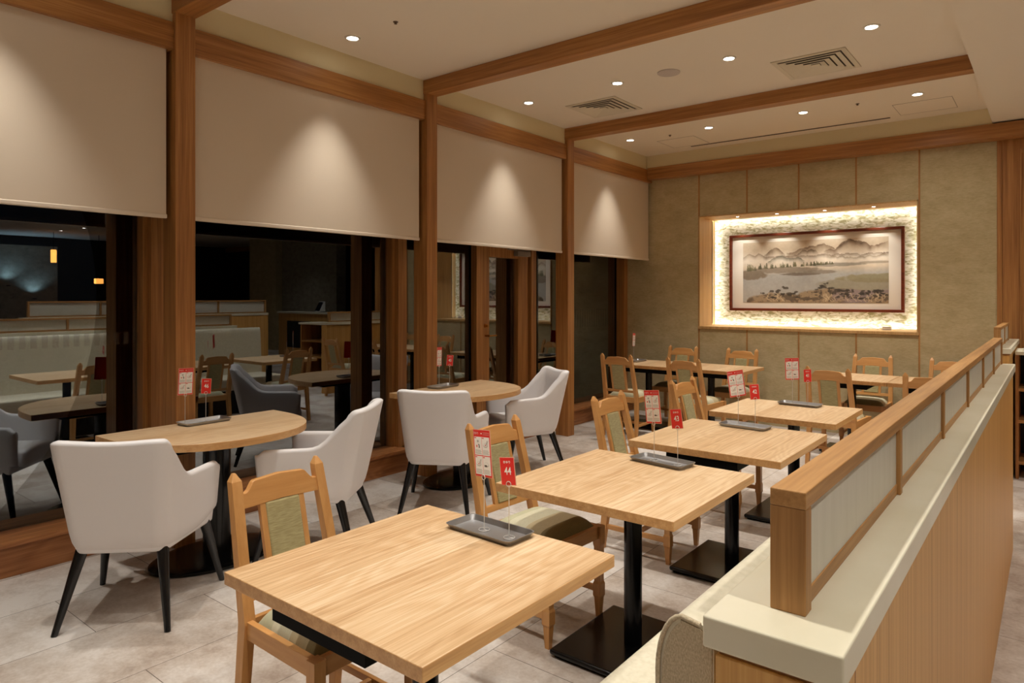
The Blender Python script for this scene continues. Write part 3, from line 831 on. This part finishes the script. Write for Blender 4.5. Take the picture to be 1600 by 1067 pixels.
# ------------------------------------------------------------------ wooden chairs
def wooden_chair():
    o = thing('wooden_chair', '', 'chair', group='maple dining chairs with olive back pads')
    yb = lambda z: -.20 - (z - .42) * .24
    for s in (-1, 1):
        secs = []
        for z, x, y, hx, hy in [(0, .195, -.235, .015, .017), (.20, .19, -.213, .018, .02), (.42, .182, yb(.42), .02, .021), (.62, .175, yb(.62), .019, .018), (.85, .166, yb(.85), .019, .016), (.866, .166, yb(.866), .0185, .0155), (.892, .166, yb(.892), .005, .006)]:
            x *= s
            secs.append([(x - hx, y - hy, z), (x + hx, y - hy, z), (x + hx, y + hy, z), (x - hx, y + hy, z)])
        MB().hull(secs).build('back_post', 'chair_z', o, bevel=.0012)
        secs = []
        for z, h in [(0, .011), (.02, .012), (.095, .0165), (.105, .0205), (.16, .0205), (.172, .0165), (.33, .0175), (.345, .0205), (.43, .0205)]:
            secs.append([(s * .19 - h, .19 - h, z), (s * .19 + h, .19 - h, z), (s * .19 + h, .19 + h, z), (s * .19 - h, .19 + h, z)])
        MB().hull(secs).build('front_leg', 'chair_z', o, bevel=.001)
        MB().box(s * .19 - .009, s * .19 + .009, -.205, .175, .118, .145).build('side_stretcher', 'chair_y', o, bevel=.002)
        MB().hull([[(s * .188 - .01, -.19, z) for z in ()] or [(s * .182 - .011, -.185, .372), (s * .182 + .011, -.185, .372), (s * .182 + .011, -.185, .43), (s * .182 - .011, -.185, .43)],
                   [(s * .19 - .011, .175, .372), (s * .19 + .011, .175, .372), (s * .19 + .011, .175, .43), (s * .19 - .011, .175, .43)]]).build('seat_rail', 'chair_y', o, bevel=.002)
        MB().hull([[(s * .078 - .011, yb(z) - .009, z), (s * .078 + .011, yb(z) - .009, z), (s * .078 + .011, yb(z) + .009, z), (s * .078 - .011, yb(z) + .009, z)] for z in (.505, .78)]).build('back_stile', 'chair_z', o, bevel=.0015)
    MB().box(-.17, .17, .178, .20, .372, .43).build('seat_rail', 'chair_x', o, bevel=.002)
    MB().box(-.165, .165, -.21, -.19, .372, .43).build('seat_rail', 'chair_x', o, bevel=.002)
    MB().box(-.18, .18, -.02, 0, .12, .143).build('cross_stretcher', 'chair_x', o, bevel=.002)
    poly = [(-.152, .772), (0, .778), (.152, .772), (.152, .821), (.134, .822), (.125, .828), (.106, .852), (.098, .857), (0, .864), (-.098, .857), (-.106, .852), (-.125, .828), (-.134, .822), (-.152, .821)]
    MB().prism(poly, lambda a, z, k: (a, yb(z) + (-.011 if k else .011), z)).build('top_rail', 'chair_x', o, bevel=.002)
    MB().prism([(-.160, .48), (.160, .48), (.158, .508), (-.158, .508)], lambda a, z, k: (a, yb(z) + (-.009 if k else .009), z)).build('lower_rail', 'chair_x', o, bevel=.002)
    poly = [(-.067, .508), (.067, .508), (.067, .776), (-.067, .776)]
    MB().prism(poly, lambda a, z, k: (a, yb(z) + (-.012 if k else .014), z)).build('back_pad', 'splat', o, bevel=.007, seg=3, smooth=40)
    # domed cushion
    nx, ny = 28, 28
    b = MB(); b.mat('stripes')
    vs = []; fs = []
    for j in range(ny + 1):
        for i in range(nx + 1):
            u_, v_ = -1 + 2 * i / nx, -1 + 2 * j / ny
            u_, v_ = math.sin(u_ * math.pi / 2), math.sin(v_ * math.pi / 2)
            x = u_ * (.176 + .008 * v_) ; y = .005 + v_ * .178
            k_ = (1 - abs(u_) ** 8) * (1 - abs(v_) ** 8)
            vs.append((x, y, .412 + .061 * max(k_, 0) ** .8 + .008 * (1 - u_ * u_) * (1 - v_ * v_)))
    for j in range(ny):
        for i in range(nx):
            q = j * (nx + 1) + i
            fs.append((q, q + 1, q + nx + 2, q + nx + 1))
    m_ = len(vs)
    b.add(vs, fs)
    b.box(-.172, .172, -.168, .178, .395, .411)
    b.build('seat_cushion', None, o, smooth=60)
    return o
wc = wooden_chair()
def top_at(x, y, deg):
    """chair whose back top centre stands at x,y and that faces deg (0 = +y)"""
    a = R(deg); f_ = (-math.sin(a), math.cos(a))
    return (x + .31 * f_[0], y + .31 * f_[1], 0), a
chairs = [(-2.205, 1.405, -90, 'maple chair with olive back pad at the number 44 table, nearest the viewer'),
          (-2.180, 2.59, -93, 'maple chair with striped seat at the number 43 table'),
          (-2.195, 3.725, -90, 'third maple chair along the square tables, pale back pad, beside the number 42 sign'),
          (-2.165, 4.75, -92, 'fourth maple chair along the square tables, beside the number 41 sign'),
          (-3.63, 6.33, 2, 'maple chair with its back to the viewer at the long table, by the window'),
          (-2.88, 6.33, -4, 'maple chair with its back to the viewer at the long table, away from the window'),
          (-3.60, 7.93, 183, 'maple chair against the back wall behind the long table, by the window'),
          (-2.86, 7.92, 178, 'maple chair against the back wall behind the end of the long table'),
          (-1.53, 6.27, -4, 'maple chair with its back to the viewer at the joined pair, behind sign 41'),
          (-.77, 6.22, 0, 'maple chair with its back to the viewer, partly hidden by the frosted screen'),
          (-1.49, 7.93, 180, 'maple chair against the back wall under the right end of the painting'),
          (-.79, 7.90, 180, 'maple chair against the back wall, rightmost and half hidden by the screen')]
for k, (x, y, a, lab) in enumerate(chairs):
    loc, rz = top_at(x, y, a)
    place(wc, k == 0, loc, rz, lab)

# ------------------------------------------------------------------ white armchairs
def armchair():
    o = thing('white_armchair', '', 'armchair', group='white armchairs at the half oval tables')
    def path(hw, yb_, yf, r, flare=.0):
        """U in plan from left arm front round the back to the right arm front"""
        pts = []
        for i in range(14): pts.append((-hw, yf + (yb_ + r - yf) * i / 14))
        for i in range(9):
            t_ = math.pi + (math.pi / 2) * i / 8
            pts.append((-hw + r + r * math.cos(t_), yb_ + r + r * math.sin(t_)))
        for i in range(1, 12): pts.append((-hw + r + (2 * hw - 2 * r) * i / 12, yb_))
        n_ = len(pts)
        left = pts[:23]
        right = [(-x, y) for x, y in reversed(left)]
        full = pts[:23] + pts[23:] + right
        return [(x + math.copysign(flare * max(0, (y - yb_) / (yf - yb_)), x), y) for x, y in full]
    TO = path(.256, -.315, .285, .06, .058)
    BO = path(.21, -.205, .255, .06, .068)
    TI = path(.211, -.262, .29, .05, .058)
    BI = path(.163, -.158, .255, .05, .06)
    zt = []
    for (x, y) in TO:
        f = (y + .315) / .60
        if f < .05: z = .868
        elif f < .34:
            q = (f - .05) / .29
            z = .868 - .213 * (q * .85 + .15 * q * q * (3 - 2 * q))
        else: z = .655 - .012 * (f - .34) / .66
        if abs(x) > .225 and f < .05: z = .866
        zt.append(z)
    zt = [z - (.010 * (1 - min(1, abs(x) / .2) ** 2) if y < -.3 else 0) for z, (x, y) in zip(zt, TO)]
    # soften
    for _ in range(2): zt = [zt[0]] + [(zt[i - 1] + 2 * zt[i] + zt[i + 1]) / 4 for i in range(1, len(zt) - 1)] + [zt[-1]]
    n_ = len(TO)
    rows = []
    ZB = .335
    def at(P0, P1, i, z):
        t_ = (z - ZB) / (.868 - ZB)
        return (P0[i][0] + (P1[i][0] - P0[i][0]) * t_, P0[i][1] + (P1[i][1] - P0[i][1]) * t_, z)
    cols = []
    for i in range(n_):
        ff = (TO[i][1] + .315) / .60
        zb = ZB + .05 * max(0, (ff - .5) / .5) ** 2
        top = zt[i]
        if ff > .93: top -= .025 * ((ff - .93) / .07) ** 2
        c = []
        for k, fz in enumerate((0, .012, .04, .09, .18, .36, .55, .78, 1)):
            z = zb + (top - .02 - zb) * fz
            p = at(BO, TO, i, z)
            q = at(BI, TI, i, z)
            w = (.8, .42, .18, .06, 0, 0, 0, 0, 0)[k]
            c.append((p[0] * (1 - w) + q[0] * w, p[1] * (1 - w) + q[1] * w, p[2]))
        p, q = at(BO, TO, i, top), at(BI, TI, i, top)
        for k in range(1, 6):
            t_ = math.pi * k / 6
            w = (1 - math.cos(t_)) / 2
            c.append((p[0] + (q[0] - p[0]) * w, p[1] + (q[1] - p[1]) * w, top - .02 + .02 * math.sin(t_)))
        for k in range(7):
            z = (top - .02) + (.40 - top + .02) * k / 6
            c.append(at(BI, TI, i, z))
        cols.append(c)
    m_ = len(cols[0])
    vs = [p for c in cols for p in c]; fs = []
    for i in range(n_ - 1):
        for k in range(m_ - 1):
            fs.append((i * m_ + k, (i + 1) * m_ + k, (i + 1) * m_ + k + 1, i * m_ + k + 1))
    # rounded front ends of both arms
    def endcap(i, sgn):
        base = i * m_
        c = cols[i]; extra = []
        nn = m_
        outs = []
        half = m_ // 2
        # bulge: push a mid copy forward
        start = len(vs)
        cen = [((c[k][0] + c[m_ - 1 - k][0]) / 2, (c[k][1] + c[m_ - 1 - k][1]) / 2, (c[k][2] + c[m_ - 1 - k][2]) / 2) for k in range(m_)]
        for k in range(m_):
            x, y, z = c[k]; X, Y, Z = cen[k]
            vs.append((x + (X - x) * .4, y + (Y - y) * .4 + .016, z + (Z - z) * .3))
        for k in range(m_ - 1):
            f4 = (base + k, base + k + 1, start + k + 1, start + k)
            fs.append(f4)
        for k in range(half):
            a_, b_ = start + k, start + k + 1
            c_, d_ = start + m_ - 2 - k, start + m_ - 1 - k
            if b_ < c_: fs.append((a_, b_, c_, d_))
            elif b_ == c_: fs.append((a_, b_, d_))
        fs.append((base, start, start + m_ - 1, base + m_ - 1))
    endcap(0, 1); endcap(n_ - 1, 1)
    b = MB(); b.add(vs, fs)
    sh = b.build('shell', 'white', o, smooth=75)
    # underside and seat
    un = [(p[0], p[1]) for p in BO]
    MB().hull([[(x * .96, y * .96, .332) for x, y in un], [(x * .99, y * .99, .42) for x, y in un]]).build('seat_base', 'white', o, bevel=.01, smooth=40)
    MB().box(-.185, .185, -.19, .30, .36, .475).build('seat_cushion', 'white', o, bevel=.03, seg=5, smooth=40)
    for sx in (-1, 1):
        for sy in (-1, 1):
            MB().cyl((sx * (.30 if sy > 0 else .24), .29 if sy > 0 else -.265, 0), (sx * (.235 if sy > 0 else .175), .205 if sy > 0 else -.155, .35), .0135, .027, n=20).build('leg', 'black_leg', o, smooth=40)
    return o
ac = armchair()
for k, (x, y, f_, lab) in enumerate([(-3.465, 1.455, 134, 'white armchair seen from behind at the near side of the number 46 table'),
                                     (-3.405, 2.475, 215, 'white armchair at the far side of the number 46 table, back towards the wooden chairs'),
                                     (-3.45, 3.53, 121, 'white armchair seen squarely from behind at the number 45 table'),
                                     (-3.60, 4.73, 238, 'white armchair in side view beside the far wooden pillar')]):
    place(ac, k == 0, (x, y, 0), R(f_ - 90), lab)

# ------------------------------------------------------------------ trays and signs
def tray():
    o = thing('steel_tray', '', 'tray', group='steel trays on the tables')
    a, c_, h = .142, .068, .018
    def rr(hx, hy, r, z, n=5):
        out = []
        for cx, cy, t0 in ((hx - r, hy - r, 0), (-hx + r, hy - r, 90), (-hx + r, -hy + r, 180), (hx - r, -hy + r, 270)):
            for i in range(n + 1):
                t_ = R(t0 + 90 * i / n); out.append((cx + r * math.cos(t_), cy + r * math.sin(t_), z))
        return out
    secs = [rr(a - .010, c_ - .010, .014, 0), rr(a, c_, .018, h - .002), rr(a + .002, c_ + .002, .019, h), rr(a - .003, c_ - .003, .017, h), rr(a - .012, c_ - .012, .012, .002)]
    MB().hull(secs).build('dish', 'steel', o, smooth=30)
    return o
def text_polys(txt, size, bold=.0):
    cu = bpy.data.curves.new('t', 'FONT'); cu.body = txt; cu.size = size; cu.align_x = 'CENTER'; cu.align_y = 'CENTER'; cu.offset = bold; cu.resolution_u = 2
    ob = bpy.data.objects.new('t', cu); C.objects.link(ob)
    dg = bpy.context.evaluated_depsgraph_get()
    me = bpy.data.meshes.new_from_object(ob.evaluated_get(dg))
    vs = [(v.co.x, v.co.y) for v in me.vertices]; fs = [tuple(p.vertices) for p in me.polygons]
    bpy.data.objects.remove(ob); bpy.data.curves.remove(cu); bpy.data.meshes.remove(me)
    return vs, fs
def put_text(b, txt, cx, cz, size, y, sx=1., bold=0.):
    vs, fs = text_polys(txt, size, bold)
    b.add([(cx + x * sx, y, cz + z) for x, z in vs], fs)
def holder(o, h):
    b = MB()
    b.tube([(.018 * math.cos(t_), .018 * math.sin(t_), .003) for t_ in [2 * math.pi * i / 16 for i in range(17)]], .0015, 6)
    b.tube([(.018, 0, .003), (0, 0, .004), (0, 0, h)], .0015, 6)
    b.tube([(.0085 * math.cos(t_), -.003, h + .0085 + .0085 * math.sin(t_)) for t_ in [-math.pi / 2 + 2 * math.pi * i / 16 for i in range(17)]], .0014, 6)
    b.tube([(.0045 * math.cos(t_), .003, h + .0085 + .0045 * math.sin(t_)) for t_ in [-math.pi / 2 + 2 * math.pi * i / 12 for i in range(13)]], .0014, 6)
    return b.build('wire_holder', 'wire', o, smooth=60)
def card_obj(o, b, h, roll):
    c = b.build('card', None, o)
    c.location = (0, 0, h); c.rotation_euler = (0, roll, 0)
    return c
def menu_card_mesh():
    b = MB(); w, H = .049, .157
    b.mat('acrylic').box(-w, w, -.0008, .0008, 0, H)
    b.mat('red').box(-w + .0022, w - .0022, -.0012, -.0008, .0022, H - .0022)
    b.mat('red').box(-w + .0022, w - .0022, .0008, .0012, .0022, H - .0022)
    y = -.0016
    b.mat('white_print')
    for i in (0, 1):
        for j in (0, 1):
            x0 = -w + .0065 + i * .0435; z0 = .0085 + j * .0635
            b.mat('white_print').box(x0, x0 + .0415, y, -.0012, z0, z0 + .0605)
            b.mat('pink').box(x0 + .001, x0 + .012, y - .0002, y, z0 + .055, z0 + .059)
            b.mat('ink_pale')
            for k in range(4): b.box(x0 + .003, x0 + .0385 - .004 * (k % 2), y - .0002, y, z0 + .004 + k * .0038, z0 + .0056 + k * .0038)
            cx, cz = x0 + .020, z0 + .034
            n = 18
            ring = lambda rx, rz, m_: b.mat(m_).add([(cx + rx * math.cos(2 * math.pi * q / n), y - .0003, cz + rz * math.sin(2 * math.pi * q / n)) for q in range(n)], [tuple(range(n))])
            if i == 0 and j == 1:
                b.mat('pink').box(cx - .011, cx - .002, y - .0003, y, cz - .008, cz - .001)
                b.mat('ink').add([(cx, y - .0003, cz + .004), (cx + .009, y - .0003, cz + .001), (cx + .011, y - .0003, cz - .010), (cx + .004, y - .0003, cz - .010), (cx + .005, y - .0003, cz - .003)], [(0, 1, 2, 3, 4)])
                b.mat('ink_pale').box(cx - .004, cx + .005, y - .0003, y, cz + .008, cz + .016)
            else:
                ring(.013, .0075, 'ink_pale')
                b.mat('white_print').add([(cx + .0118 * math.cos(2 * math.pi * q / n), y - .0005, cz + .001 + .0058 * math.sin(2 * math.pi * q / n)) for q in range(n)], [tuple(range(n))])
                if i == 1 and j == 0:
                    b.mat('ink').add([(cx - .004 + .008 * math.cos(2 * math.pi * q / n), y - .0007, cz - .004 + .0035 * math.sin(2 * math.pi * q / n)) for q in range(n)], [tuple(range(n))])
                else:
                    b.mat('pink').box(cx - .003, cx + .002, y - .0007, y - .0005, cz - .002, cz + .003)
                    for q in (0, .005):
                        b.mat('ink').add([(cx + q, y - .0007, cz - .002), (cx + q + .0014, y - .0007, cz - .002), (cx + .012 + q, y - .0007, cz + .016), (cx + .0106 + q, y - .0007, cz + .016)], [(0, 1, 2, 3)])
    b.mat('white_print')
    put_text(b, 'きゆり', -w + .018, H - .0135, .010, y)
    b.add([(.0, y, H - .013), (.003, y, H - .0105), (.003, y, H - .0155)], [(0, 1, 2)]); b.box(-.004, .0, y, -.0012, H - .015, H - .011)
    b.mat('pink')
    for k in range(2): b.box(.008, .043, y, -.0012, H - .0115 - k * .006, H - .009 - k * .006)
    return b
def number_card_mesh(num):
    b = MB(); w, H = .027, .090
    b.mat('acrylic').box(-w, w, -.0008, .0008, 0, H)
    b.mat('red').box(-w + .0018, w - .0018, -.0012, -.0008, .0018, H - .0018)
    b.mat('red').box(-w + .0018, w - .0018, .0008, .0012, .0018, H - .0018)
    b.mat('white_print')
    put_text(b, 'きゆり', 0, H - .016, .0095, -.0016, 1., .0002)
    put_text(b, str(num), .001, H * .5, .034, -.0016, .74, .0006)
    return b
ty = tray()
MCM = menu_card_mesh().build('menu_card_source', None); menu_mesh = MCM.data; bpy.data.objects.remove(MCM)
specs = [  # tray centre, z of table top, tray yaw, number, (menu x,y,yaw,roll), (number x,y,yaw,roll), table words
    (-1.464, 1.720, .72, -2, 44, (-1.487, 1.72, -13.5, 6), (-1.375, 1.713, 10, 6), 'nearest table'),
    (-1.440, 2.935, .72, -8, 43, (-1.487, 2.95, -17, 7), (-1.358, 2.93, 6, 7), 'second table'),
    (-1.447, 4.050, .72, -4, 42, (-1.492, 4.06, 40, 8), (-1.385, 4.045, 30, 5), 'third table'),
    (-1.430, 5.110, .72, -4, 41, (-1.485, 5.12, 32, 2), (-1.375, 5.10, 35, 2), 'fourth table'),
    (-3.985, 2.050, .745, 92, 46, (-3.985, 1.935, 99, -3), (-3.985, 2.06, 66, -3), 'nearer half oval table'),
    (-3.985, 4.090, .745, 95, 45, (-3.99, 4.045, 111, -3), (-3.985, 4.165, 45, -4), 'farther half oval table'),
    (-3.93, 7.35, .72, 92, 0, (-3.985, 7.37, 100, -5), None, 'long table')]
for k, (x, y, z, yaw, num, mc, nc, words) in enumerate(specs):
    place(ty, k == 0, (x, y, z), R(yaw), 'shallow rectangular steel tray holding the sign stands on the ' + words)
    zz = z + .002
    o = thing('menu_stand', 'red bordered menu card with four food pictures on the ' + words, 'menu stand', (mc[0], mc[1], zz), R(mc[2]), 'red menu cards on wire stands')
    holder(o, .168)
    c = bpy.data.objects.new('card', menu_mesh); C.objects.link(c); c.parent = o; c.location = (0, 0, .176); c.rotation_euler = (0, R(-mc[3]), 0)
    if nc:
        o = thing('number_stand', 'red table number sign reading %d on the %s' % (num, words), 'table number', (nc[0], nc[1], zz), R(nc[2]), 'red number signs on wire stands')
        holder(o, .166)
        c = number_card_mesh(num).build('card', None, o); c.location = (0, 0, .170); c.rotation_euler = (0, R(-nc[3]), 0)

# ------------------------------------------------------------------ across the aisle (seen mirrored in the night windows)
partition('low_partition', 'far low partition across the aisle, mirrored in the dark windows', 2.1, 2.28, 3.2, 7.0, [3.27, 4.2, 5.13, 6.06, 6.95], zc=1.2, zr=1.43, xs=(2.14, 2.19))
struct(MB().box(5.4, 7.86, 11.0, 11.3, 0, ZS).build('wall_side', 'far_wall'), 'grey textured wall piece far down the aisle', 'wall')
struct(MB().box(7.86, 9.2, 10.8, 11.3, 0, ZS).build('wall_side', 'wallcloth'), 'olive textured pier far down the aisle', 'wall')
rc = thing('register_counter', 'wood counter with a pale top far down the aisle, mirrored in the windows', 'counter', (4.95, 10.0, 0))
MB().box(-1.12, 1.12, -.25, .25, 0, 1.08).build('body', 'veneer', rc)
MB().box(-.2, .75, -.256, -.25, .25, .9).build('shelf_shade', 'dark', rc)  # near-black sheet on the solid body, painted shade of a shelf recess
MB().box(-1.15, 1.15, -.28, .28, 1.08, 1.12).build('countertop', 'quartz', rc, bevel=.003)
tb = thing('tablet_register', 'white framed tablet tilted on the counter, mirrored in the windows', 'tablet', (4.6, 9.93, 1.12), R(20))
b = MB(); b.hull([[(-.2, -.08, .02), (.2, -.08, .02), (.2, .06, .02), (-.2, .06, .02)], [(-.2, .03, .26), (.2, .03, .26), (.2, .06, .26), (-.2, .06, .26)]]); b.build('body', 'plastic', tb, bevel=.005)
b = MB(); b.hull([[(-.18, -.084, .035), (.18, -.084, .035), (.18, -.07, .035), (-.18, -.07, .035)], [(-.18, .0195, .245), (.18, .0195, .245), (.18, .03, .245), (-.18, .03, .245)]]); b.build('screen', 'screen_glass', tb)
MB().box(-.12, .12, -.1, .1, 0, .02).build('base', 'plastic', tb)
def lantern(x, y, z, r, h, lab):
    pl = thing('pendant_lantern', lab, 'lamp', (x, y, z), 0, 'pendant lanterns')
    MB().lathe([(r * .8, 0), (r, .01), (r, h - .01), (r * .8, h)], n=24).build('shade', 'orange_glow', pl, smooth=40)
    MB().cyl((0, 0, h), (0, 0, ZS - z), .006, n=8).build('cord', 'black', pl)
lantern(11.0, 6.4, 2.37, .065, .33, 'tall orange lantern hanging across the aisle, mirrored in the windows')
lantern(11.0, 7.46, 1.84, .11, .14, 'squat orange lantern hanging across the aisle, mirrored in the windows')
struct(MB().box(12.9, 12.98, 4.5, 7.1, 0, 2.9).build('wall_side', 'far_wall'), 'grey panel wall lit blue across the aisle', 'wall')
for x, y, w_ in [(10.5, 6.4, 'farthest across the aisle'), (9.3, 6.5, 'far across the aisle'), (6.4, 9.7, 'before the grey textured wall'), (4.2, 9.0, 'before the wood counter')]:
    o = place(dl, False, (x, y, ZS), 0, 'round downlight in the lower ceiling, ' + w_); o['group'] = 'aisle downlights'
    spot(o, 45 if y > 7 else 20, 110, .9)
for y, z in ((5.9, 1.8), (6.5, 1.45)):
    o = thing('blue_uplight', 'small blue uplight beside the panel wall across the aisle, %s one' % ('upper' if z > 1.6 else 'lower'), 'wall light', (12.7, y, z), 0, 'blue uplights')
    MB().cyl((0, 0, -.03), (0, 0, 0), .03, .04).cyl((0, 0, -.015), (.2, 0, -.015), .012).build('housing', 'black', o)
    l = bpy.data.lights.new('lamp', 'SPOT'); l.energy = 22; l.color = (.45, .75, 1); l.spot_size = R(120); l.spot_blend = .8; l.shadow_soft_size = .03
    q = bpy.data.objects.new('lamp', l); C.objects.link(q); q.parent = o; q.location = (0, 0, .03); q.rotation_euler = (R(180), 0, 0)
